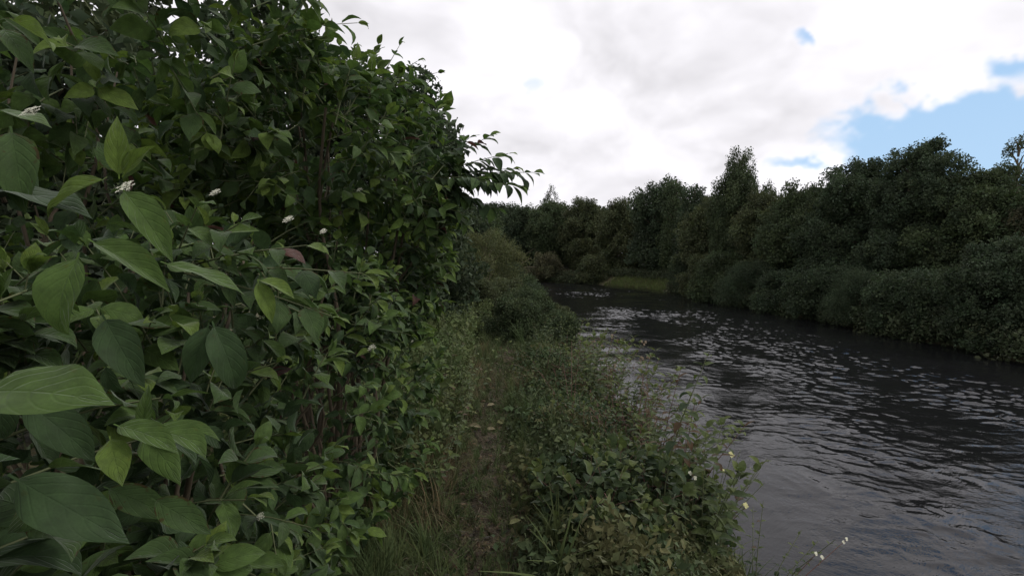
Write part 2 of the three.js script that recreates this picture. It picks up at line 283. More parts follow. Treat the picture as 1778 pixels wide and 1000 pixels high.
function shrub(o) {
  const r = rand(o.seed), leaves = [], stems = [], tips = [];
  const base = V(o.at[0], landY(o.at[0], -o.at[1]) - 0.03, -o.at[1]);
  const g = thing(o.name, base, o.label, o.category ?? 'shrub', o.group), B = o.blobs.map(([c, q]) => ({ c: E(...c), q: V(...q) }));
  const vol = B.map((b) => b.q.x * b.q.y + b.q.y * b.q.z + b.q.x * b.q.z), tot = vol.reduce((a, b) => a + b, 0);
  const deep = (p, k) => B.some((b) => ((p.x - b.c.x) / b.q.x) ** 2 + ((p.y - b.c.y) / b.q.y) ** 2 + ((p.z - b.c.z) / b.q.z) ** 2 < k);
  const ok = (p, m) => p.distanceTo(eyeAt) > m && p.y > landY(p.x, p.z) + 0.03;
  B.forEach((b, bi) => {
    const n = Math.round(o.shoots * vol[bi] / tot);
    for (let i = 0, guard = 0; i < n && guard < n * 12; guard++) {
      const u = onSphere(r), lump = 1 + 0.16 * noise(u.x * 3 + bi * 7, u.y * 3, u.z * 3);
      if (o.keep && !o.keep(u, r)) continue;
      const p = V(b.c.x + u.x * b.q.x * lump, b.c.y + u.y * b.q.y * lump, b.c.z + u.z * b.q.z * lump);
      if (deep(p, 0.62) || !ok(p, o.clear ?? 0.5)) continue;
      const outw = V(u.x / b.q.x, u.y / b.q.y, u.z / b.q.z).normalize(), len = r.r(0.6, 1.25) * o.len;
      const dir = outw.clone().multiplyScalar(0.8).add(V(0, r.r(0.1, 0.8), 0)).add(onSphere(r).multiplyScalar(0.45)).normalize();
      const e = grow(r, leaves, stems, p.clone().addScaledVector(dir, -len), dir, len * r.r(0.95, 1.15), o.pairs, o.leaf * r.r(0.85, 1.1), outw, o);
      if (r() < (o.flowering ?? 0)) tips.push(e); i++;
    }
    const m = Math.round((o.fill ?? 0) * vol[bi] / tot);
    for (let i = 0; i < m; i++) {
      const u = onSphere(r).multiplyScalar(Math.cbrt(r.r(0.25, 0.92))), p = V(b.c.x + u.x * b.q.x, b.c.y + u.y * b.q.y, b.c.z + u.z * b.q.z);
      if (!ok(p, (o.clear ?? 0.5) + 0.06)) continue;
      leaves.push({ p, d: onSphere(r).add(V(0, -0.4, 0)).normalize(), n: onSphere(r).add(V(0, 0.9, 0)), l: o.leaf * r.r(0.6, 1.0), t: r() < 0.6 ? 0 : 1 });
    }
  });
  for (const f of o.extra ?? []) f(r, leaves, stems, tips);
  // stems from the root to the lumps, twigs
  const sg = [];
  for (const b of B) for (let k = 0; k < 4; k++) {
    const to = V(b.c.x + r.r(-0.5, 0.5) * b.q.x, b.c.y + r.r(-0.2, 0.45) * b.q.y, b.c.z + r.r(-0.5, 0.5) * b.q.z).sub(base), from = V(r.r(-0.15, 0.15), 0, r.r(-0.15, 0.15));
    const j = () => r.r(-0.09, 0.09) * Math.min(1, to.y); mesh('stem', tube([from, V(mix(from.x, to.x, 0.3) + j(), to.y * 0.3, mix(from.z, to.z, 0.3) + j()), V(mix(from.x, to.x, 0.5) + j(), to.y * 0.6, mix(from.z, to.z, 0.6) + j()), V(mix(from.x, to.x, 0.85) + j(), to.y * 0.82, mix(from.z, to.z, 0.8) + j()), to], (o.stem ?? 0.014) * r.r(0.6, 1), (o.stem ?? 0.014) * 0.3, 6), stemMat, g);
  }
  for (const s of stems) sg.push(tube(s.map((p) => p.clone().sub(base)), 0.0028, 0.0014, 4, 3));
  if (sg.length) { const t = mesh('twigs', mergeGeometries(sg), o.twigMat ?? greenStem, g); t.userData.kind = 'stuff'; }
  place(g, base, leaves, r, o);
  for (const [i, e] of [...tips, ...(o.flowers ?? []).map((f) => ({ end: E(...f), tan: V(0.2, 1, 0.3) }))].entries()) {
    const m = mesh('flower_cluster', CYME[i % 2], petal, g), s = (o.cyme ?? 0.016) * r.r(0.8, 1.2);
    m.applyMatrix4(basis(e.end.clone().sub(base).add(V(0, 0.01, 0)), V(1, 0.1, 0.2), V(0.15, 0.8, 0.7), s));
  }
  return g;
}
function place(g, base, leaves, r, o) {
  const near = o.near ?? DOG_MID, far = o.far ?? DOG_FAR, mats = o.mats ?? DOG;
  for (const L of leaves) { const c = L.p.clone().addScaledVector(L.d, L.l * 0.5); L.app = L.hero ? 9 : (inView(c) ? 1 : 0.05) * L.l / c.distanceTo(eyeAt) * (L.inside ? 0.3 : 1); }
  leaves.sort((a, b) => b.app - a.app);
  const most = o.most ?? 300, rest = far.map(() => []);
  leaves.forEach((L, i) => {
    const M = basis(L.p.clone().sub(base), L.d, L.n, L.l, L.l * r.r(0.86, 1.14) * (L.hero ? 0.84 : 1));
    if (i < most) { const k = Math.floor(r() * near.length), m = mesh('leaf', L.big ? DOG_NEAR[L.v ?? k] : near[k], mats[L.t], g); m.applyMatrix4(M); }
    else { const c = mats[L.t].color, v = r.r(0.86, 1.16); rest[Math.floor(r() * far.length)].push({ m: M, c: new THREE.Color(c.r * v * r.r(0.94, 1.06), c.g * v, c.b * v * r.r(0.9, 1.1)) }); }
  });
  for (const [k, list] of rest.entries()) if (list.length) { const f = instanced('foliage', far[k], whiteMapped, list, g); f.userData.kind = 'stuff'; }
}

// ------------------------------------------------------------------ the dogwood hedge on the landward side
const HEDGE = 'dogwood shrubs along the path';
const leafFrom = (a, b, n, t, v, o = {}) => (r, out) => { const p = E(...a), q = E(...b), d = q.clone().sub(p); out.push({ p, d: d.clone().normalize(), n: V(...n), l: d.length() * 1.04, t, big: true, hero: true, v, ...o }); };
// hand-set leaves: [base], [tip], face normal, tone, shape
const heroes = [
  [[-0.490, -0.118, 0.45], [-0.352, -0.112, 0.42], [0.1, 0.8, 0.65], 2, 3], [[-0.60, -0.165, 0.60], [-0.525, -0.25, 0.62], [0.2, 0.75, 0.6], 0, 0],
  [[-0.545, -0.07, 0.66], [-0.475, -0.155, 0.63], [0.35, 0.5, 0.8], 0, 0], [[-0.468, 0.010, 0.54], [-0.470, -0.078, 0.50], [0.2, 0.35, 0.95], 2, 4],
  [[-0.450, 0.094, 0.56], [-0.520, 0.055, 0.55], [0.0, 0.7, 0.7], 3, 2], [[-0.436, 0.084, 0.56], [-0.374, 0.006, 0.55], [0.55, 0.5, 0.6], 2, 5],
  [[-0.445, 0.094, 0.57], [-0.438, 0.160, 0.56], [0.5, 0.1, 0.9], 3, 5], [[-0.442, 0.096, 0.57], [-0.405, 0.135, 0.57], [0.1, 0.8, -0.2], 3, 2], [[-0.470, 0.105, 0.60], [-0.495, 0.145, 0.60], [0.2, 0.4, 0.9], 1, 3],
  [[-0.62, 0.285, 0.62], [-0.575, 0.235, 0.61], [0.3, 0.7, 0.6], 1, 0], [[-0.60, 0.290, 0.61], [-0.54, 0.255, 0.61], [-0.5, 0.8, -0.4], 3, 2], [[-0.66, 0.19, 0.64], [-0.57, 0.175, 0.62], [0.2, 0.8, 0.5], 2, 3], [[-0.66, 0.13, 0.64], [-0.585, 0.10, 0.62], [0.2, 0.9, 0.4], 0, 0],
  [[-0.575, 0.155, 0.58], [-0.545, 0.06, 0.56], [0.6, 0.3, 0.7], 1, 2], [[-0.60, 0.085, 0.58], [-0.475, 0.062, 0.56], [0.3, 0.85, 0.5], 0, 3],
  [[-0.475, -0.200, 0.46], [-0.375, -0.270, 0.47], [0.1, 0.7, 0.7], 0, 3], [[-0.52, -0.285, 0.62], [-0.445, -0.335, 0.64], [0.15, 0.7, 0.7], 1, 0], [[-0.46, -0.30, 0.62], [-0.385, -0.345, 0.62], [0.3, 0.6, 0.7], 1, 0],
  [[-0.452, -0.195, 0.55], [-0.418, -0.235, 0.52], [0.2, 0.8, 0.6], 3, 3], [[-0.455, -0.185, 0.56], [-0.375, -0.205, 0.55], [0.2, 0.85, 0.4], 2, 0],
  [[-0.470, -0.215, 0.62], [-0.395, -0.255, 0.58], [0.2, 0.8, 0.5], 2, 1], [[-0.462, -0.212, 0.62], [-0.378, -0.232, 0.62], [0.3, 0.8, 0.3], 2, 4], [[-0.466, -0.210, 0.62], [-0.452, -0.155, 0.61], [0.4, 0.2, 0.9], 2, 5],
  [[-0.452, -0.090, 0.74], [-0.475, -0.180, 0.72], [0.4, 0.35, 0.9], 0, 0], [[-0.448, -0.088, 0.74], [-0.400, -0.198, 0.73], [0.6, 0.35, 0.8], 0, 4],
  [[-0.44, -0.03, 0.86], [-0.405, -0.10, 0.84], [0.5, 0.5, 0.8], 3, 0], [[-0.44, -0.03, 0.86], [-0.375, -0.055, 0.86], [0.2, 0.9, 0.3], 3, 2], [[-0.55, 0.0, 0.78], [-0.43, -0.04, 0.80], [0.1, 0.9, 0.4], 2, 3],
  [[-0.56, 0.03, 0.66], [-0.455, -0.03, 0.66], [0.25, 0.8, 0.4], 2, 5],
].map((h) => leafFrom(...h));
shrub({ name: 'dogwood_shrub', seed: 11, at: [-1.0, 0.55], group: HEDGE, label: 'nearest dogwood shrub with hand-sized glossy leaves filling the lower left corner',
  blobs: [[[-1.0, -0.28, 0.42], [0.50, 0.5, 0.5]], [[-1.08, 0.08, 0.30], [0.5, 0.32, 0.45]], [[-1.0, -0.95, 0.7], [0.46, 0.62, 0.55]], [[-0.98, -0.45, 0.85], [0.46, 0.45, 0.35]]],
  shoots: 330, pairs: 4, len: 0.24, leaf: 0.105, fill: 1300, clear: 0.5, extra: heroes, near: DOG_NEAR, stem: 0.006, flowers: [[-0.57, -0.585, 1.1], [-0.43, 0.073, 0.56], [-0.56, 0.165, 0.59], [-0.50, -0.36, 0.69]], cyme: 0.011 });
const spray = (from, list) => (r, out, stems, tips) => { for (const [to, pairs, leaf] of list) { const a = E(...from), b = E(...to), d = b.clone().sub(a), L = d.length(); grow(r, out, stems, a, d.normalize(), L, pairs, leaf, V(0.5, 0.5, 0.7), { bend: 0.12, from: 0.35, flat: 0.7, sag: 0.5 }); } };
shrub({ name: 'dogwood_shrub', seed: 12, at: [-1.0, 1.25], group: HEDGE, label: 'dogwood shrub holding a pale leafy shelf of branches at eye level',
  blobs: [[[-1.0, -0.42, 1.25], [0.5, 0.45, 0.5]], [[-1.0, -1.0, 1.35], [0.45, 0.52, 0.5]], [[-0.92, -0.08, 1.35], [0.36, 0.22, 0.4]]],
  extra: [spray([-0.82, -0.02, 1.2], [[[-0.46, 0.06, 1.12], 4, 0.095], [[-0.36, 0.0, 1.2], 5, 0.095], [[-0.60, 0.10, 1.1], 4, 0.09], [[-0.42, -0.10, 1.15], 5, 0.10], [[-0.66, 0.13, 1.05], 3, 0.08]])],
  shoots: 230, pairs: 4, len: 0.24, leaf: 0.10, fill: 900, fresh: 0.25, near: DOG_MID, flowers: [[-0.50, 0.085, 1.12], [-0.445, 0.062, 1.18], [-0.62, 0.135, 1.05]], cyme: 0.014, flowering: 0.01 });
shrub({ name: 'dogwood_shrub', seed: 13, at: [-1.0, 2.4], group: HEDGE, label: 'low dogwood shrub with small leaves bulging toward the path at knee height',
  blobs: [[[-0.96, -0.72, 2.1], [0.46, 0.62, 0.6]], [[-0.92, -0.70, 2.85], [0.52, 0.66, 0.55]], [[-0.95, -0.22, 2.3], [0.44, 0.35, 0.6]], [[-0.92, -0.2, 3.0], [0.5, 0.4, 0.5]]],
  shoots: 330, pairs: 5, len: 0.24, leaf: 0.090, fill: 1400, fresh: 0.5, flowering: 0.035, cyme: 0.014 });
shrub({ name: 'dogwood_shrub', seed: 14, at: [-1.7, 1.9], group: HEDGE, label: 'tall dogwood shrub reaching out of the top of the picture, sky glinting through it',
  blobs: [[[-1.62, 0.98, 1.95], [0.90, 0.72, 0.85]], [[-2.1, 0.15, 2.15], [0.75, 0.55, 0.7]], [[-1.95, 0.85, 1.25], [0.6, 0.6, 0.55]]],
  shoots: 380, pairs: 5, len: 0.32, leaf: 0.112, fill: 1000, fresh: 0.8, flowering: 0.01, cyme: 0.014, stem: 0.012 });
shrub({ name: 'dogwood_shrub', seed: 15, at: [-1.1, 3.0], group: HEDGE, label: 'dogwood shrub whose branch tip arches out against the white sky over the path',
  blobs: [[[-0.92, 0.62, 2.85], [0.62, 0.54, 0.62]], [[-0.84, 0.15, 2.95], [0.48, 0.5, 0.55]], [[-0.55, 0.42, 2.75], [0.30, 0.26, 0.35]], [[-1.0, 0.62, 2.25], [0.5, 0.42, 0.45]]],
  extra: [spray([-0.50, 0.45, 2.75], [[[0.11, 0.50, 2.6], 10, 0.115], [[-0.02, 0.60, 2.65], 9, 0.115], [[-0.12, 0.70, 2.7], 8, 0.11], [[0.04, 0.42, 2.55], 10, 0.115], [[-0.08, 0.30, 2.6], 9, 0.11], [[-0.22, 0.66, 2.6], 8, 0.11], [[-0.15, 0.44, 2.5], 8, 0.11], [[0.0, 0.53, 2.7], 9, 0.115], [[-0.2, 0.34, 2.65], 8, 0.11], [[-0.25, 0.22, 2.7], 7, 0.10], [[-0.1, 0.5, 2.8], 8, 0.11]]),
    spray([-0.75, 0.95, 2.8], [[[-0.52, 1.12, 2.8], 4, 0.085], [[-0.62, 1.2, 2.8], 4, 0.085], [[-0.42, 1.08, 2.85], 4, 0.08]])],
  shoots: 340, pairs: 5, len: 0.32, leaf: 0.108, fill: 850, fresh: 0.8, flowering: 0.02, cyme: 0.015, stem: 0.018 });

// ------------------------------------------------------------------ trees
function clumpGeo(seed, n, leaf, aspect, droop, spread = [1, 1, 1]) {       // unit ball of small leaves
  const r = rand(seed), pos = [], idx = [];
  for (let i = 0; i < n; i++) {
    const c = onSphere(r).multiplyScalar(Math.cbrt(r.r(0.1, 1))); c.set(c.x * spread[0], c.y * spread[1], c.z * spread[2]);
    const d = onSphere(r).add(V(0, -droop, 0)).normalize(), nn = onSphere(r).add(V(0, 0.8, 0)).normalize(), s = V(0, 0, 0).crossVectors(d, nn).normalize(), l = leaf * r.r(0.7, 1.25), w = l * aspect, k = pos.length / 3;
    const u = s.clone().cross(d), f = 0.18 * w;
    pos.push(c.x, c.y, c.z, c.x + d.x * l * 0.5 + s.x * w * 0.5 + u.x * f, c.y + d.y * l * 0.5 + s.y * w * 0.5 + u.y * f, c.z + d.z * l * 0.5 + s.z * w * 0.5 + u.z * f, c.x + d.x * l, c.y + d.y * l, c.z + d.z * l, c.x + d.x * l * 0.5 - s.x * w * 0.5 + u.x * f, c.y + d.y * l * 0.5 - s.y * w * 0.5 + u.y * f, c.z + d.z * l * 0.5 - s.z * w * 0.5 + u.z * f);
    idx.push(k, k + 1, k + 2, k, k + 2, k + 3);
  }
  return geom(pos, idx);
}
const CLUMP = { fine: [clumpGeo(1, 40, 0.42, 0.6, 0.2), clumpGeo(2, 34, 0.46, 0.65, 0.3)], hang: [clumpGeo(3, 40, 0.40, 0.45, 1.2, [0.6, 1.5, 0.6]), clumpGeo(4, 40, 0.38, 0.5, 1.0, [0.5, 1.5, 0.5])], willow: [clumpGeo(5, 50, 0.40, 0.22, 0.5), clumpGeo(6, 50, 0.42, 0.2, 0.2)] };
const crownMat = leafMat(1, 1, 1, { map: null, bumpMap: null, clearcoat: 0.08, clearcoatRoughness: 0.5, transmission: 0.28 });
function tree(o) {
  const r = rand(o.seed), base = V(o.at[0], landY(o.at[0], -o.at[1]) - 0.05, -o.at[1]), g = thing(o.name, base, o.label, o.category ?? 'tree', o.group), list = [[], []], limbs = [];
  const W = o.w, Hh = o.h, y0 = o.y0 ?? 0.12, lean = o.lean ?? [0, 0], n = o.lobes ?? 26, cs = o.clump ?? 0.42, kind = CLUMP[o.kind ?? 'fine'];
  limbs.push(tube([V(0, 0, 0), V(lean[0] * 0.3 + r.r(-0.1, 0.1), Hh * 0.35, lean[1] * 0.3), V(lean[0], Hh * 0.82, lean[1])], o.trunk ?? Hh * 0.018, Hh * 0.003, 7, 8));
  const prof = o.profile ?? ((t) => Math.sqrt(Math.max(0, 1 - ((t - 0.42) / 0.6) ** 2)));
  const total = n + (o.leaders ?? 0);
  for (let i = 0; i < total; i++) {
    const lead = i >= n, t = lead ? r.r(0.9, 1) : (i + r.r(0.1, 0.9)) / n, y = Hh * (lead ? r.r(0.96, 1.05) : mix(y0, 0.97, t)), R = W * (lead ? 0.5 : prof(t)), a = i * 2.4 + r.r(-0.6, 0.6), q = R * Math.sqrt(r.r(0.12, 0.95)) * 0.82, lr = (o.lobe ?? 0.34) * W * (r() < 0.4 ? r.r(0.4, 0.75) : r.r(0.75, 1.25)) * (lead ? 0.45 : t > 0.85 ? 0.7 : 1);
    const c = V(lean[0] * t + Math.cos(a) * q, lead ? y : Math.min(y, Hh - lr * 0.75), lean[1] * t + Math.sin(a) * q);
    limbs.push(tube([V(lean[0] * t * 0.5, Math.max(0.1, c.y - q * 0.8 - 0.3), lean[1] * t * 0.5), V(c.x * 0.5, c.y - q * 0.25, c.z * 0.5), c], Hh * 0.005 + 0.008, 0.006, 5, 4));
    const m = Math.round((o.dens ?? 1) * 11 * (lr / cs) ** 2), lt = r.r(0.84, 1.18);
    for (let k = 0; k < m; k++) {
      const u = onSphere(r); if (u.y < -0.5 && r() < 0.6) continue;
      const rr = lr * (r() < 0.3 ? r.r(0.35, 0.8) : r.r(0.8, 1.15)), p = V(c.x + u.x * rr, c.y + u.y * rr * (o.tall ?? 0.85), c.z + u.z * rr);
      if (p.y < 0.05) continue;
      const v = lt * r.r(0.8, 1.22), T = o.tone;
      const M = new THREE.Matrix4().compose(p, new THREE.Quaternion().setFromEuler(new THREE.Euler(o.kind === 'hang' ? r.r(-0.3, 0.3) : r.r(-1, 1), r.r(0, 6.28), o.kind === 'hang' ? r.r(-0.3, 0.3) : r.r(-1, 1))), V(1, 1, 1).multiplyScalar(cs * r.r(0.7, 1.25)));
      list[k % 2].push({ m: M, c: new THREE.Color(T[0] * v * r.r(0.92, 1.1), T[1] * v, T[2] * v * r.r(0.85, 1.1)) });
    }
  }
  mesh('trunk', mergeGeometries(limbs), o.bark ?? bark, g);
  for (const k of [0, 1]) { const c = instanced('crown', kind[k], crownMat, list[k], g); c.userData.kind = 'stuff'; }
  return g;
}
const dark = [0.040, 0.060, 0.029], mid = [0.052, 0.074, 0.031], olive = [0.064, 0.078, 0.033], pale = [0.078, 0.098, 0.056], brown = [0.074, 0.075, 0.038], yellow = [0.082, 0.094, 0.036];
// landward trees behind the hedge
const LAND = 'trees behind the dogwood hedge';
tree({ name: 'hawthorn_tree', seed: 21, at: [-2.2, 9.4], h: 5.1, w: 1.55, lobes: 30, clump: 0.24, y0: 0.1, tone: dark, group: LAND, label: 'dark small-leaved hawthorn whose crown shows past the end of the hedge' });
tree({ name: 'hawthorn_tree', seed: 22, at: [-4.0, 8.2], h: 5.75, w: 1.75, lobes: 30, clump: 0.26, tone: dark, group: LAND, label: 'dark hawthorn topping the hedge where its leaves meet the sky' });
tree({ name: 'hawthorn_tree', seed: 23, at: [-6.4, 7.0], h: 6.4, w: 2.3, lobes: 28, clump: 0.3, dens: 0.4, tone: mid, group: LAND, label: 'tall hawthorn screened by the tall dogwood at the top of the picture' });
tree({ name: 'hawthorn_tree', seed: 24, at: [-4.2, 4.4], h: 3.7, w: 1.5, lobes: 26, clump: 0.24, tone: dark, group: LAND, label: 'low hawthorn in the dark hollow of the hedge' });
tree({ name: 'willow_sapling', seed: 25, at: [-1.0, 19], h: 2.7, w: 1.35, lobes: 22, clump: 0.26, y0: 0.05, kind: 'willow', tone: yellow, lobe: 0.4, dens: 0.75, label: 'feathery olive green willow sapling standing on the bank beyond the hedge', category: 'tree' });
tree({ name: 'alder_tree', seed: 26, at: [-3.3, 31], h: 5.4, w: 2.5, lobes: 26, clump: 0.42, tone: dark, group: 'alders down the near bank', label: 'dark alder on the near bank just past the arching branch tip' });
tree({ name: 'alder_tree', seed: 27, at: [-4.2, 46], h: 6.6, w: 3.2, lobes: 24, clump: 0.5, tone: mid, group: 'alders down the near bank', label: 'rounded alder farther down the near bank before the bend' });
tree({ name: 'alder_tree', seed: 28, at: [-8, 60], h: 9.5, w: 4, lobes: 24, clump: 0.6, tone: dark, group: 'alders down the near bank', label: 'large alder on the near bank where the river turns' });
// far bank, from the right edge of the picture to the bend
const FAR = 'trees on the far bank';
const farTrees = [
  // right, ahead, height, half width, tone, kind, label
  [24.5, 20.5, 8.4, 2.6, brown, 'fine', 'brownish green tree at the right edge of the picture on the far bank'],
  [22.6, 24.5, 8.0, 2.5, mid, 'fine', 'mid green tree between the brownish edge tree and the tallest round crown'],
  [21.6, 27.0, 9.9, 2.9, dark, 'fine', 'tallest round-headed dark tree on the far bank standing against blue sky'],
  [20.9, 30.5, 9.6, 2.9, dark, 'fine', 'dark far-bank tree with sky glinting through its crown'],
  [20.2, 34.5, 8.8, 2.6, mid, 'fine', 'far-bank tree with a low rounded top left of the glinting crown'],
  [19.6, 38.5, 8.8, 2.7, olive, 'fine', 'olive green tree between the low rounded top and the weeping birch'],
  [19.8, 43.5, 12.6, 2.6, mid, 'hang', 'weeping birch with a drooping top rising above the far-bank wood'],
  [20.2, 49, 9.9, 3.0, olive, 'fine', 'broad olive crown left of the weeping birch'],
  [20.0, 55, 11.6, 2.6, dark, 'fine', 'dark far-bank tree with a forked top behind the grass spit'],
  [19.8, 60.5, 13.2, 2.4, mid, 'hang', 'slim birch poking above the wood over the grass spit'],
  [19.4, 66, 13.2, 4.0, dark, 'fine', 'big dark domed tree where the far wood steps down toward the bend'],
  [16.5, 76, 12.0, 4.2, olive, 'fine', 'olive dome at the bend, first below the big dark one'],
  [12.0, 84, 12.8, 4.4, olive, 'fine', 'wide olive dome in the middle of the bend'],
  [7.0, 89, 12.6, 4.4, mid, 'fine', 'rounded green crown closing the view up the river'],
  [2.2, 92, 12.0, 4.2, dark, 'fine', 'dark crown at the head of the river beside the sparse leader'],
  [-3.5, 95, 12.5, 4.6, dark, 'fine', 'dark tree at the bend half behind the near bank'],
  [-11, 97, 13, 5, mid, 'fine', 'green tree at the bend hidden behind the alders'],
  [27.5, 17.0, 9.0, 3.0, dark, 'fine', 'dark tree cut off by the right edge beside the water'],
];
farTrees.forEach(([x, d, h, w, tone, kind, label], i) => tree({ name: kind === 'hang' ? 'birch_tree' : 'broadleaf_tree', seed: 40 + i, at: [x, d], h: h - (d < 50 ? 1.9 : 1.6), w: w * [1, 1.12, 0.92][i % 3] * (d < 50 ? 1.12 : 1), tone, kind, profile: d < 50 ? (t) => Math.sqrt(Math.max(0, 1 - ((t - 0.22) / 0.8) ** 2)) : [undefined, (t) => Math.sqrt(Math.max(0, 1 - ((t - 0.55) / 0.62) ** 2)), (t) => Math.sqrt(Math.max(0, 1 - ((t - 0.3) / 0.72) ** 2))][i % 3], lobes: 64, clump: clamp(d * 0.0105, 0.28, 0.66), y0: 0.06, lobe: 0.30, dens: 0.85, leaders: 5, label, group: FAR, trunk: h * 0.016 }));
// second rank closing the wood
[[27, 27, 8.0, 3, 'the tallest round-headed tree'], [26, 33, 8.4, 3.2, 'the crown with sky glints'], [25.5, 40, 9, 3.4, 'the olive tree beside the weeping birch'], [25, 47, 9.6, 3.6, 'the weeping birch'], [25, 55, 10.5, 3.8, 'the tree with a forked top'], [24.5, 64, 11.5, 4, 'the slim birch'], [21, 76, 12, 4.2, 'the big dark dome'], [16, 88, 12, 4.6, 'the wide olive dome'], [9, 97, 12.5, 5, 'the rounded crown closing the river view'], [0, 102, 12.5, 5, 'the dark crown at the head of the river'], [31, 21, 8.8, 3.2, 'the brownish tree at the right edge']].forEach(([x, d, h, w, before], i) =>
  tree({ name: 'broadleaf_tree', seed: 70 + i, at: [x, d], h: h - 1.8, w, tone: i % 2 ? dark : mid, lobes: 26, clump: clamp(d * 0.011, 0.34, 0.8), y0: 0.1, label: `second-rank far-bank tree filling in behind ${before}`, group: 'second rank of the far wood' }));
// sparse leaders above the wood
tree({ name: 'ash_sapling', seed: 90, at: [7.2, 96], h: 14.3, w: 1.7, lobes: 12, clump: 0.42, y0: 0.72, dens: 0.28, tone: mid, label: 'sparse see-through tree top left of the domes at the bend', category: 'tree' });
tree({ name: 'ash_sapling', seed: 91, at: [25.6, 25.5], h: 8.6, w: 0.8, lobes: 12, clump: 0.24, y0: 0.68, dens: 0.3, tone: mid, label: 'sparse see-through tree top against blue sky near the right edge', category: 'tree' });
// bushes leaning over the far water's edge
const EDGE = "bushes at the far water's edge";
[[19.0, 18.6, 3.1, 1.3, pale, 'grey green willow bush standing out at the right end of the far water edge'], [20.8, 17.6, 3.8, 1.9, dark, "dark bush at the water's edge cut by the right side of the picture"], [18.3, 21.4, 3.6, 2.0, dark, 'dark bush over dark water next to the grey green willow'], [18.0, 24.6, 3.6, 1.8, dark, 'dark bush overhanging deep shade below the round-headed tree'], [17.9, 28.0, 3.6, 2.0, dark, 'dark bush overhanging the water below the glinting crown'],
  [17.6, 31.6, 3.4, 1.9, dark, 'dark bush trailing in the river below the low rounded top'], [17.4, 35.5, 4.2, 2.1, dark, 'dark bush over the far water right of the spit willow'], [17.2, 40.0, 5.2, 2.1, mid, 'green willow hanging over the water right of the grass spit'], [17.4, 44.5, 5.0, 2.1, olive, 'olive willow behind the green one right of the grass spit'], [17.6, 49.5, 4.6, 2.2, dark, 'dark bush beside the grass spit'],
  [14.8, 73.5, 3.4, 2.4, olive, 'olive bush at the water left of the grass spit'], [10.5, 79, 3.8, 2.6, brown, 'brownish bush at the bend over the water'], [5.5, 83.5, 3.6, 2.6, mid, 'green bush at the head of the visible river'], [0.5, 86.5, 3.6, 2.6, dark, 'dark bush at the bend beside the near bank']].forEach(([x, d, h, w, tone, label], i) =>
  tree({ name: 'willow_bush', seed: 100 + i, at: [Math.min(x, farEdge(d) + (d < 60 ? 0.5 : 1.2)), d], h: d < 45 && d > 19 ? h * 0.72 : h, w, tone, kind: i % 3 ? 'fine' : 'willow', lobes: 20, clump: clamp(d * 0.0085, 0.22, 0.55), y0: 0.02, lobe: 0.42, label, group: EDGE, category: 'bush', profile: (t) => Math.sqrt(Math.max(0, 1 - (t * 0.92) ** 2)), trunk: 0.05, dens: 0.85 }));

// ------------------------------------------------------------------ near-bank plants
// bushes on the near bank made of small-leaved clumps
const BANK = 'low bushes on the near bank';
[[0.15, 10.2, 0.85, 0.7, mid, 'low bush where the path disappears'], [0.95, 11.2, 0.75, 0.65, mid, 'smaller low bush between that at the path end and the river'], [0.5, 13.8, 0.95, 0.8, mid, 'round bush behind the one at the path end'], [1.0, 16, 0.85, 0.75, olive, "olive bush at the river's edge beyond the round one"], [-0.3, 17, 1.0, 0.85, olive, 'olive bush in front of the willow sapling'], [0.7, 22, 0.95, 0.9, dark, 'dark bush on the far end of the near bank'], [0.4, 29, 1.1, 1.1, mid, 'small far bush where the near bank narrows away'], [-0.9, 12.5, 1.3, 0.8, olive, 'olive bush past the end of the hedge'], [-0.5, 38, 1.4, 1.4, dark, 'dark bush at the last visible edge of the near bank'], [-1.4, 25, 2.0, 1.5, mid, 'green bush behind the willow sapling']].forEach(([x, d, h, w, tone, label], i) =>
  tree({ name: 'bank_bush', seed: 130 + i, at: [x, d], h, w, tone, lobes: 16, clump: clamp(d * 0.0085, 0.10, 0.3), y0: 0.02, lobe: 0.42, label, group: BANK, category: 'bush', profile: (t) => Math.sqrt(Math.max(0, 1 - (t * 0.9) ** 2)), trunk: 0.02 }));

// brambles on the slope
const BR = 'brambles beside the path';
const bramble = (o) => shrub({ name: 'bramble_bush', category: 'bush', group: BR, near: BRM_NEAR, far: BRM_FAR, mats: BRM, pairs: 5, len: 0.34, leaf: 0.066, fresh: 0.25, twigMat: redStem, stem: 0.005, sag: 0.2, flat: 0.35, clear: 1, ...o });
bramble({ seed: 161, at: [0.55, 3.2], blobs: [[[0.45, -1.42, 3.05], [0.34, 0.22, 0.45]], [[0.8, -1.52, 3.4], [0.42, 0.28, 0.5]]], leaf: 0.09, shoots: 125, fill: 200, label: 'large bramble in front right of the path at the bottom of the picture' });
bramble({ seed: 162, at: [1.15, 3.7], blobs: [[[1.15, -1.78, 3.7], [0.42, 0.32, 0.5]], [[1.42, -2.02, 3.9], [0.34, 0.32, 0.45]]], leaf: 0.088, shoots: 95, fill: 180, label: 'bramble spilling down the slope below the white flowers' });
bramble({ seed: 163, at: [0.62, 4.5], blobs: [[[0.62, -1.46, 4.5], [0.42, 0.24, 0.55]]], shoots: 65, fill: 120, leaf: 0.058, label: 'bramble mound halfway along the visible path' });
bramble({ seed: 164, at: [1.05, 5.6], blobs: [[[1.0, -1.72, 5.5], [0.5, 0.3, 0.65]]], shoots: 70, fill: 120, leaf: 0.055, label: 'bramble mound behind the tall nettle toward the bright water' });
bramble({ seed: 165, at: [0.5, 6.6], blobs: [[[0.45, -1.42, 6.6], [0.5, 0.3, 0.8]]], shoots: 70, fill: 150, leaf: 0.055, label: 'bramble mound where the path narrows' });

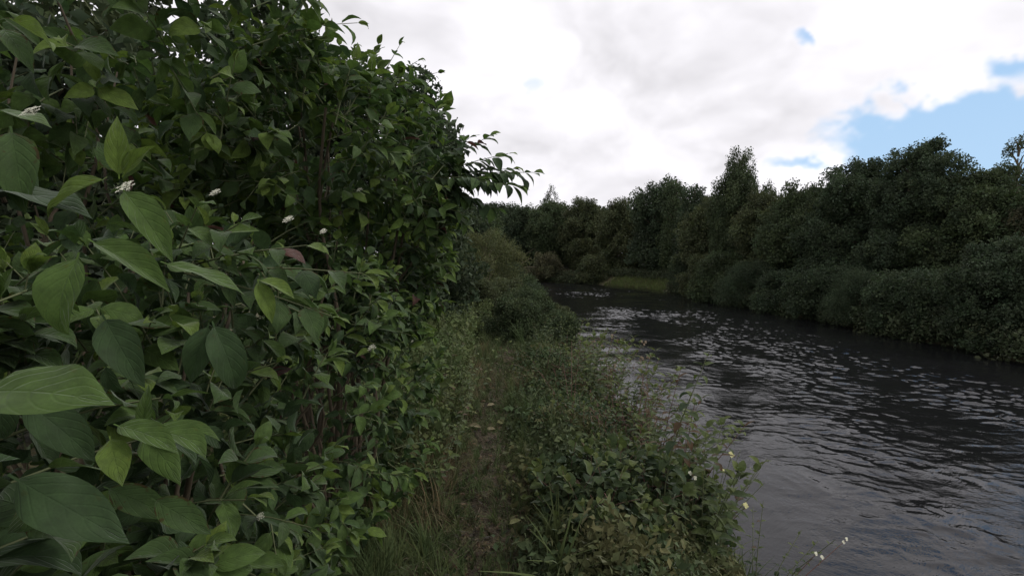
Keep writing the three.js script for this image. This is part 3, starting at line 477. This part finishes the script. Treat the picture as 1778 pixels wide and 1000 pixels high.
// upright herbs: nettles, willowherbs and flowering stems
function herb(o) {
  const r = rand(o.seed), base = V(o.at[0], landY(o.at[0], -o.at[1]) - 0.02, -o.at[1]), g = thing(o.name, base, o.label, 'plant', o.group), shapes = o.shapes ?? LANCE, mats = o.mats ?? BRM;
  for (let s = 0; s < o.stems; s++) {
    const h = o.h * (s ? r.r(0.6, 0.98) : 1), a = r.r(0, 6.28), sp = (o.spread ?? 0.12) * (s ? 1 : 0.3), lean = o.lean ?? [0, 0], top = V(lean[0] * h + Math.cos(a) * sp * 1.8, h, lean[1] * h + Math.sin(a) * sp * 1.8), root = V(Math.cos(a) * sp * 0.4, 0, Math.sin(a) * sp * 0.4);
    const pts = [root, V(mix(root.x, top.x, 0.25), h * 0.5, mix(root.z, top.z, 0.25)), top], curve = new THREE.CatmullRomCurve3(pts);
    mesh('stem', tube(pts, o.thick ?? 0.0045, 0.0018, 5, 6), o.stemMat ?? greenStem, g);
    const n = o.nodes; let ph = r.r(0, 6);
    for (let k = 0; k < n; k++) {
      const t = mix(o.from ?? 0.25, 1, (k + 0.5) / n), p = curve.getPoint(t), T = curve.getTangent(t); ph += 1.571 + r.r(-0.2, 0.2);
      for (const q of [0, 3.1416]) {
        const b = ph + q, sz = o.leaf * mix(1, o.taper ?? 0.45, Math.max(0, (t - 0.55) / 0.45)) * r.r(0.8, 1.15), d = V(Math.cos(b), (o.rise ?? 0.2) + (t > 0.9 ? 0.6 : 0) + r.r(-0.2, 0.2), Math.sin(b)).normalize();
        const m = mesh('leaf', r.pick(shapes), mats[r() < 0.06 ? 4 : t > 0.8 ? r.pick(o.tips ?? [2, 3]) : r.pick(o.tones ?? [0, 1, 2])], g); m.applyMatrix4(basis(p, d, V(0, 1, 0).addScaledVector(T, 0.3).add(onSphere(r).multiplyScalar(0.3)), sz));
      }
    }
    if (o.flower && s < (o.flowerStems ?? 99)) for (let k = 0; k < (o.heads ?? 3); k++) { const m = mesh('flower_head', o.blossom ?? CYME[k % 2], o.flower, g), sz = o.head * r.r(0.75, 1.15); m.applyMatrix4(basis(top.clone().add(V(r.r(-1, 1), r.r(-0.8, 0.8), r.r(-1, 1)).multiplyScalar(k ? o.head * 2.2 : 0)), V(1, r.r(-0.3, 0.3), 0), V(r.r(-0.3, 0.3), 0.7, 0.7), sz)); }
  }
  return g;
}
const petals = (seed) => { const r = rand(seed), gs = []; for (let i = 0; i < 7; i++) { const c = onSphere(r).multiplyScalar(0.55); for (let k = 0; k < 4; k++) { const a = k * 1.571 + r(), d = V(Math.cos(a), r.r(0.1, 0.6), Math.sin(a)); gs.push(leafGeo({ w: 0.8, fold: 0.1, droop: 0.4, nv: 4, nu: 1, petiole: 0, belly: 0.6 }).applyMatrix4(basis(c, d, V(0, 1, 0), 0.55))); } } return mergeGeometries(gs); };
const BLOSSOM = petals(3);
const seed = new THREE.MeshPhysicalMaterial({ color: new THREE.Color().setRGB(0.22, 0.17, 0.11), roughness: 1, transmission: 0.3, thickness: 0, side: THREE.DoubleSide });
const WIDE = [{ w: 0.34, fold: 0.3, droop: 0.9 }, { w: 0.38, fold: 0.2, droop: 1.5, twist: 0.4 }, { w: 0.3, fold: 0.4, droop: 0.4, twist: -0.4 }].map((o) => leafGeo({ belly: 0.42, petiole: 0.03, ...o, nv: 6, nu: 1 }));
herb({ name: 'nettle', seed: 201, at: [0.98, 3.2], h: 1.32, stems: 1, lean: [0.27, -0.02], nodes: 13, from: 0.4, leaf: 0.145, thick: 0.007, shapes: netShape, rise: -0.35, tones: [0, 0, 1], tips: [1, 2], label: 'tall nettle stem leaning out against the water' });
herb({ name: 'balsam_plant', seed: 202, at: [1.15, 4.6], h: 0.95, stems: 7, spread: 0.28, nodes: 9, leaf: 0.125, rise: 0.0, stemMat: redStem, tones: [1, 2, 4], label: 'reddish stemmed plant beside the tall nettle', tips: [2, 3, 4] });
herb({ name: 'willowherb', seed: 203, at: [1.5, 8.2], h: 1.2, stems: 11, spread: 0.34, nodes: 13, leaf: 0.12, rise: 0.35, stemMat: redStem, tones: [2, 3, 4], shapes: WIDE, flower: seed, head: 0.026, heads: 3, blossom: BLOSSOM, lean: [0.14, 0], label: 'cluster of reddish willowherb stems against the bright river', tips: [2, 4] });
herb({ name: 'willowherb', seed: 204, at: [1.85, 7.2], h: 1.05, stems: 6, spread: 0.3, nodes: 11, leaf: 0.105, rise: 0.35, stemMat: redStem, tones: [2, 3], shapes: WIDE, flower: seed, head: 0.022, heads: 2, blossom: BLOSSOM, lean: [0.3, 0], label: 'willowherb leaning furthest out over the bright water', tips: [2, 3] });
herb({ name: 'meadow_flower', seed: 205, at: [1.62, 3.95], h: 0.95, stems: 4, spread: 0.16, nodes: 6, leaf: 0.07, flower: paleYellow, head: 0.024, heads: 1, blossom: BLOSSOM, flowerStems: 2, lean: [0.14, 0], label: 'pale yellow flower stems on the slope nearest the water', tones: [1, 2] });
herb({ name: 'meadow_flower', seed: 206, at: [1.22, 3.3], h: 0.62, stems: 3, spread: 0.12, nodes: 5, leaf: 0.06, flower: petal, head: 0.016, heads: 2, blossom: BLOSSOM, flowerStems: 2, lean: [0.12, 0], label: 'cream flower stems among the brambles left of the yellow ones', tones: [1, 2] });
herb({ name: 'meadow_flower', seed: 207, at: [1.62, 3.15], h: 0.68, stems: 4, spread: 0.25, nodes: 5, leaf: 0.07, flower: petal, head: 0.014, heads: 2, blossom: BLOSSOM, lean: [0.3, 0], stemMat: redStem, label: 'low white flowered stems at the bottom edge of the picture', tones: [1, 2, 4] });
herb({ name: 'meadow_flower', seed: 208, at: [1.8, 4.4], h: 0.85, stems: 7, spread: 0.2, nodes: 6, leaf: 0.06, flower: paleYellow, head: 0.014, heads: 2, blossom: BLOSSOM, flowerStems: 2, lean: [0.1, 0], label: 'small yellowish flowers right of the tall nettle', tones: [2, 3], tips: [3] });
herb({ name: 'nettle', seed: 209, at: [0.92, 3.75], h: 0.55, stems: 1, spread: 0.1, nodes: 6, leaf: 0.085, shapes: netShape, rise: 0.25, tones: [2, 3], tips: [3, 3], label: 'short nettle with a bright green top among the brambles' });
const ORD = ['nearest', 'second nearest', 'third nearest', 'fourth nearest', 'fifth nearest', 'sixth nearest', 'seventh nearest', 'eighth nearest', 'ninth nearest', 'farthest'];
// herbs scattered through the undergrowth of the slope
{ const r = rand(251);
  for (let i = 0; i < 30; i++) { const d = 2.7 + 8.5 * Math.pow((i + r.r(0.05, 0.95)) / 30, 1.2), x = mix(0.3, nearEdge(d) - 0.1, Math.pow(r(), 0.7)), k = i % 3;
    herb({ name: ['slope_willowherb', 'slope_nettle', 'slope_herb'][k], seed: 260 + i, at: [x, d], h: r.r(0.45, 0.9), stems: 3 + Math.floor(r() * 3), spread: 0.22, nodes: 7, leaf: r.r(0.07, 0.1), shapes: [LANCE, netShape, BRM_NEAR][k], rise: r.r(-0.2, 0.3), stemMat: k ? greenStem : redStem, tones: k ? [0, 1, 2] : [1, 2, 4], tips: [2, 3], lean: [r.r(-0.05, 0.3), r.r(-0.15, 0.15)], group: ['willowherbs in the slope tangle', 'nettles in the slope tangle', 'broad-leaved herbs in the slope tangle'][k],
      label: `${ORD[Math.floor(i / 3)]} ${['thin reddish willowherb', 'slender nettle', 'broad-leaved green herb'][k]} in the tangle between path and brink` }); } }
// taller stems along the brink, standing against the water
{ const r = rand(281);
  for (let i = 0; i < 16; i++) { const d = 3.5 + i * 0.42 + r.r(-0.15, 0.15), x = nearEdge(d) - r.r(0.35, 0.95) - 0.3 * (1 - step(4.2, 5.2, d)), k = i % 2;
    herb({ name: k ? 'brink_willowherb' : 'brink_balsam', seed: 400 + i, at: [x, d], h: r.r(0.95, 1.4), stems: 5 + (i % 3), spread: 0.24, nodes: 12, taper: 0.75, leaf: r.r(0.12, 0.16), shapes: k ? WIDE : netShape, rise: r.r(-0.15, 0.25), stemMat: k ? redStem : greenStem, thick: 0.006, tones: k ? [1, 2, 4] : [1, 2, 2], tips: [2, 3], lean: [r.r(0.02, 0.3), r.r(-0.12, 0.12)], group: k ? 'willowherbs along the brink' : 'balsams along the brink', 
      label: `${ORD[i >> 1]} ${k ? 'reddish willowherb clump' : 'leafy green balsam clump'} on the brink of the bank above the water` }); } }
// fresh green plants under the hedge's far end
[[-0.48, 3.9, 0.75], [-0.56, 4.5, 0.95], [-0.45, 5.2, 0.85], [-0.6, 6.0, 1.05], [-0.5, 3.4, 0.5], [-0.75, 6.8, 1.1], [-0.42, 4.6, 0.6]].forEach(([x, d, h], i) => herb({ name: 'nettle', seed: 220 + i, at: [x, d], h, stems: 4, spread: 0.2, nodes: 8, leaf: 0.085, shapes: netShape, rise: -0.1, tones: [1, 2, 2, 3], tips: [3, 2], group: 'nettles between hedge and path', lean: [0.12, 0], label: `fresh green nettle clump between hedge end and path, ${['second nearest', 'third nearest', 'third farthest', 'second farthest', 'nearest', 'farthest', 'halfway along, close to the path'][i]}` }));

// ------------------------------------------------------------------ grass, ground cover and litter
function tuftGeo(seed, n, bend) {
  const r = rand(seed), pos = [], idx = [];
  for (let i = 0; i < n; i++) {
    const a = r.r(0, 6.28), l = r.r(0.5, 1), b = bend * r.r(0.4, 1.3), w = 0.016 * r.r(0.7, 1.3), ox = r.r(-0.1, 0.1), oz = r.r(-0.1, 0.1), k = pos.length / 3, ca = Math.cos(a), sa = Math.sin(a), N = 4;
    for (let j = 0; j <= N; j++) { const t = j / N, ww = w * (1 - t * 0.92), x = b * t * t * l, y = l * (t - 0.35 * b * t * t); pos.push(ox + ca * x - sa * ww, y, oz + sa * x + ca * ww, ox + ca * x + sa * ww, y, oz + sa * x - ca * ww); if (j) { const q = k + 2 * j; idx.push(q - 2, q - 1, q, q - 1, q + 1, q); } }
  }
  return geom(pos, idx);
}
const TUFT = [tuftGeo(1, 16, 0.6), tuftGeo(2, 14, 1.0), tuftGeo(3, 18, 0.35)];
function scatter(name, geos, mat, n, seed, spot, label, category) {
  const r = rand(seed), lists = geos.map(() => []);
  for (let i = 0; i < n; i++) { const s = spot(r); if (s) lists[i % geos.length].push(s); }
  const g = new THREE.Group(); g.name = name; scene.add(g); tag(g, label, category, null, 'stuff');
  lists.forEach((l, k) => { if (l.length) { const o = instanced('blades', geos[k], mat, l, g); o.userData.kind = 'stuff'; } });
}
const up3 = (r, x, z, s, tilt) => new THREE.Matrix4().compose(V(x, landY(x, z) - 0.01, z), new THREE.Quaternion().setFromEuler(new THREE.Euler(r.r(-tilt, tilt), r.r(0, 6.28), r.r(-tilt, tilt))), V(s, s * r.r(0.8, 1.2), s));
const tint = (r, T, k = 0.2) => { const v = r.r(1 - k, 1 + k); return new THREE.Color(T[0] * v * r.r(0.9, 1.15), T[1] * v, T[2] * v); };
scatter('grass', TUFT, crownMat, 12000, 301, (r) => {
  const d = 1.4 + 36 * Math.pow(r(), 2.4), x = r.r(-1.5, nearEdge(d) - 0.05), z = -d, onPath = Math.abs(x - pathX(d)) < 0.25 * (1 - 0.45 * step(3.5, 6, d)); if (onPath && r() < 0.15) return null;
  const dry = noise(x * 1.3, z * 1.3, 3) > 0.25 && r() < 0.5, s = (onPath ? 0.15 : x < -0.45 ? 0.28 : r() < 0.025 ? 0.45 : 0.2) * r.r(0.6, 1.3) * (1 + d * 0.012);
  return { m: up3(r, x, z, s, 0.4), c: tint(r, dry ? [0.140, 0.118, 0.060] : [0.072, 0.100, 0.034], 0.3) };
}, 'grass on the near bank and under the hedge', 'grass');
scatter('grass', TUFT, crownMat, 2600, 302, (r) => { const d = r.r(56, 70), b = farEdge(d), x = b + r.r(-0.1, 2.2); return { m: up3(r, x, -d, r.r(0.25, 0.65), 0.3), c: tint(r, r() < 0.3 ? [0.12, 0.125, 0.055] : [0.125, 0.170, 0.05], 0.25) }; }, 'bright green grass spit on the far bank', 'grass');
scene.children.filter((o) => o.name === 'grass')[1].name = 'grass_001';
const SPRIG = [clumpGeo(31, 34, 0.36, 0.55, 0.1, [1, 0.8, 1]), clumpGeo(32, 34, 0.40, 0.4, 0.2, [0.8, 1, 0.8]), clumpGeo(33, 26, 0.5, 0.6, 0.3, [1, 0.6, 1])];
scatter('undergrowth', SPRIG, crownMat, 11000, 303, (r) => {
  const d = 2 + 44 * Math.pow(r(), 1.9), e = nearEdge(d), x = mix(-0.1, e + 0.05, Math.pow(r(), 0.6)), z = -d; if (x < pathX(d) + 0.10 + 0.14 * noise(d * 2.3, 5)) return null;
  const hum = 0.5 + 0.5 * noise(x * 1.6, z * 0.8, 5), s = (0.085 + 0.06 * r()) * (1 + d * 0.025), y = r.r(0.0, 0.06 + 0.26 * hum * hum) * step(0, 0.5, x - pathX(d) - 0.12), m = up3(r, x, z, s, 0.7); m.elements[13] += y;
  return { m, c: tint(r, noise(x * 2, z * 2, 8) > 0.2 ? [0.100, 0.110, 0.045] : [0.062, 0.088, 0.036], 0.28) };
}, 'tangled low leafy undergrowth on the slope between path and river', 'undergrowth');
scatter('undergrowth', SPRIG, crownMat, 2600, 304, (r) => { const d = 3.4 + 26 * Math.pow(r(), 1.5), x = r.r(-2.6, -0.55 + 0.1 * noise(d, 2)), z = -d, s = (0.08 + 0.06 * r()) * (1 + d * 0.03), m = up3(r, x, z, s, 0.7); m.elements[13] += r.r(0.02, 0.7); return { m, c: tint(r, [0.085, 0.115, 0.040], 0.25) }; }, 'leafy undergrowth beyond the hedge on the landward side', 'undergrowth');
scene.children.filter((o) => o.name === 'undergrowth')[1].name = 'undergrowth_001';
scatter('undergrowth', SPRIG, crownMat, 5200, 307, (r) => { const d = 12 + 84 * r(), spit = d > 53 && d < 72, x = farEdge(d) + (spit ? r.r(1.8, 4) : r.r(-0.6, 2.2)), z = -d, s = r.r(0.22, 0.42) * (1 + d * 0.006), m = up3(r, x, z, s, 0.7); m.elements[13] = Math.max(0.05, m.elements[13]) + r.r(0, 0.9); return { m, c: tint(r, [0.050, 0.066, 0.030], 0.3) }; }, "dark leafy growth trailing along the far water's edge", 'undergrowth');
scene.children.filter((o) => o.name === 'undergrowth')[1].name = 'undergrowth_002';
scatter('ground_cover', SPRIG, crownMat, 1500, 308, (r) => { const d = 1.8 + 10 * Math.pow(r(), 1.2), x = pathX(d) + r.s(0.6), s = r.r(0.022, 0.05), m = up3(r, x, -d, s, 0.5); m.elements[13] += 0.02 + r.r(0, 0.03); return { m, c: tint(r, r() < 0.35 ? [0.10, 0.085, 0.045] : [0.065, 0.088, 0.034], 0.3) }; }, 'small creeping leaves growing over the trodden path', 'ground cover');
scatter('leaf_litter', [leafGeo({ w: 0.5, fold: 0.4, droop: 0.9, nv: 4, nu: 1, curl: 0.6 }), leafGeo({ w: 0.4, fold: -0.4, droop: -0.8, nv: 4, nu: 1 })], whiteMapped, 2600, 305, (r) => {
  const d = 1.6 + 9 * Math.pow(r(), 1.5), x = pathX(d) + r.s(0.55), m = basis(V(x, landY(x, -d) + r.r(0.015, 0.035), -d), V(r.s(1), r.r(-0.2, 0.3), r.s(1)), V(r.r(-0.6, 0.6), 1, r.r(-0.6, 0.6)), r.r(0.025, 0.06));
  return { m, c: tint(r, r.pick([[0.14, 0.085, 0.045], [0.10, 0.065, 0.04], [0.19, 0.14, 0.08], [0.07, 0.05, 0.035]]), 0.25) };
}, 'brown dead leaves scattered over the trodden path', 'leaf litter');
{ // thin dead twigs on the path, too many to count
  const r = rand(306), gs = [];
  for (let i = 0; i < 150; i++) { const d = 1.8 + 7 * Math.pow(r(), 1.4), x = pathX(d) + r.s(0.5), a = r.r(0, 6.28), l = r.r(0.04, 0.16), f = (s) => { const X = x + Math.cos(a) * l * s + r.r(-0.01, 0.01), Z = -d + Math.sin(a) * l * s; return V(X, landY(X, Z) + 0.022 + r.r(0, 0.02), Z); }; gs.push(tube([f(-1), f(0), f(1)], 0.003, 0.0016, 4, 3)); }
  const m = mesh('twig_litter', mergeGeometries(gs), new THREE.MeshStandardMaterial({ color: new THREE.Color().setRGB(0.105, 0.082, 0.055), roughness: 0.9 })); tag(m, 'thin dead twigs lying on the path', 'twigs', null, 'stuff');
}
// pale fallen leaves in the middle of the path
const palLeaf = leafMat(0.42, 0.42, 0.20), tanLeaf = leafMat(0.42, 0.36, 0.22);
[[-0.44, 4.95, 0.10, palLeaf, 'cream fallen leaf standing on its edge at the left of the path'], [-0.15, 4.75, 0.115, palLeaf, 'pale yellow-green fallen leaf in the middle of the path'], [-0.40, 4.55, 0.12, tanLeaf, 'long tan fallen leaf lying flat left on the path'], [-0.24, 4.55, 0.09, tanLeaf, 'small tan fallen leaf touching the yellow-green one'], [-0.27, 5.25, 0.14, tanLeaf, 'grey tan fallen leaf at the back of the group on the path'], [-0.02, 2.85, 0.08, palLeaf, 'lone pale fallen leaf nearest the camera on the path']].forEach(([x, d, l, m, label], i) => {
  const r = rand(320 + i), o = mesh('fallen_leaf', DOG_NEAR[i % 6], m); tag(o, label, 'leaf', 'pale fallen leaves on the path'); o.applyMatrix4(basis(V(x, landY(x, -d) + 0.05, -d), V(r.r(0.5, 1), r.r(-0.05, 0.2), r.r(-0.6, 0.6)), V(r.r(-0.3, 0.3), 1, r.r(0.2, 0.8)), l));
});
{ // dead branch reaching over the water at the end of the near bank
  const g = thing('dead_branch', V(-0.4, landY(-0.4, -40), -40), 'bare dead branch leaning over the water at the end of the near bank', 'branch');
  mesh('branch', tube([V(0, 0, 0), V(0.7, 1.1, 0.2), V(2.0, 2.0, 0)], 0.05, 0.015), bark, g);
  mesh('branch', tube([V(0.7, 1.1, 0.2), V(1.5, 1.2, 0.4), V(2.4, 1.2, 0.5)], 0.03, 0.01), bark, g);
  mesh('branch', tube([V(1.2, 1.5, 0.1), V(1.4, 2.1, 0.1), V(2.2, 2.7, 0.3)], 0.025, 0.008), bark, g);
}
renderer.render(scene, camera);
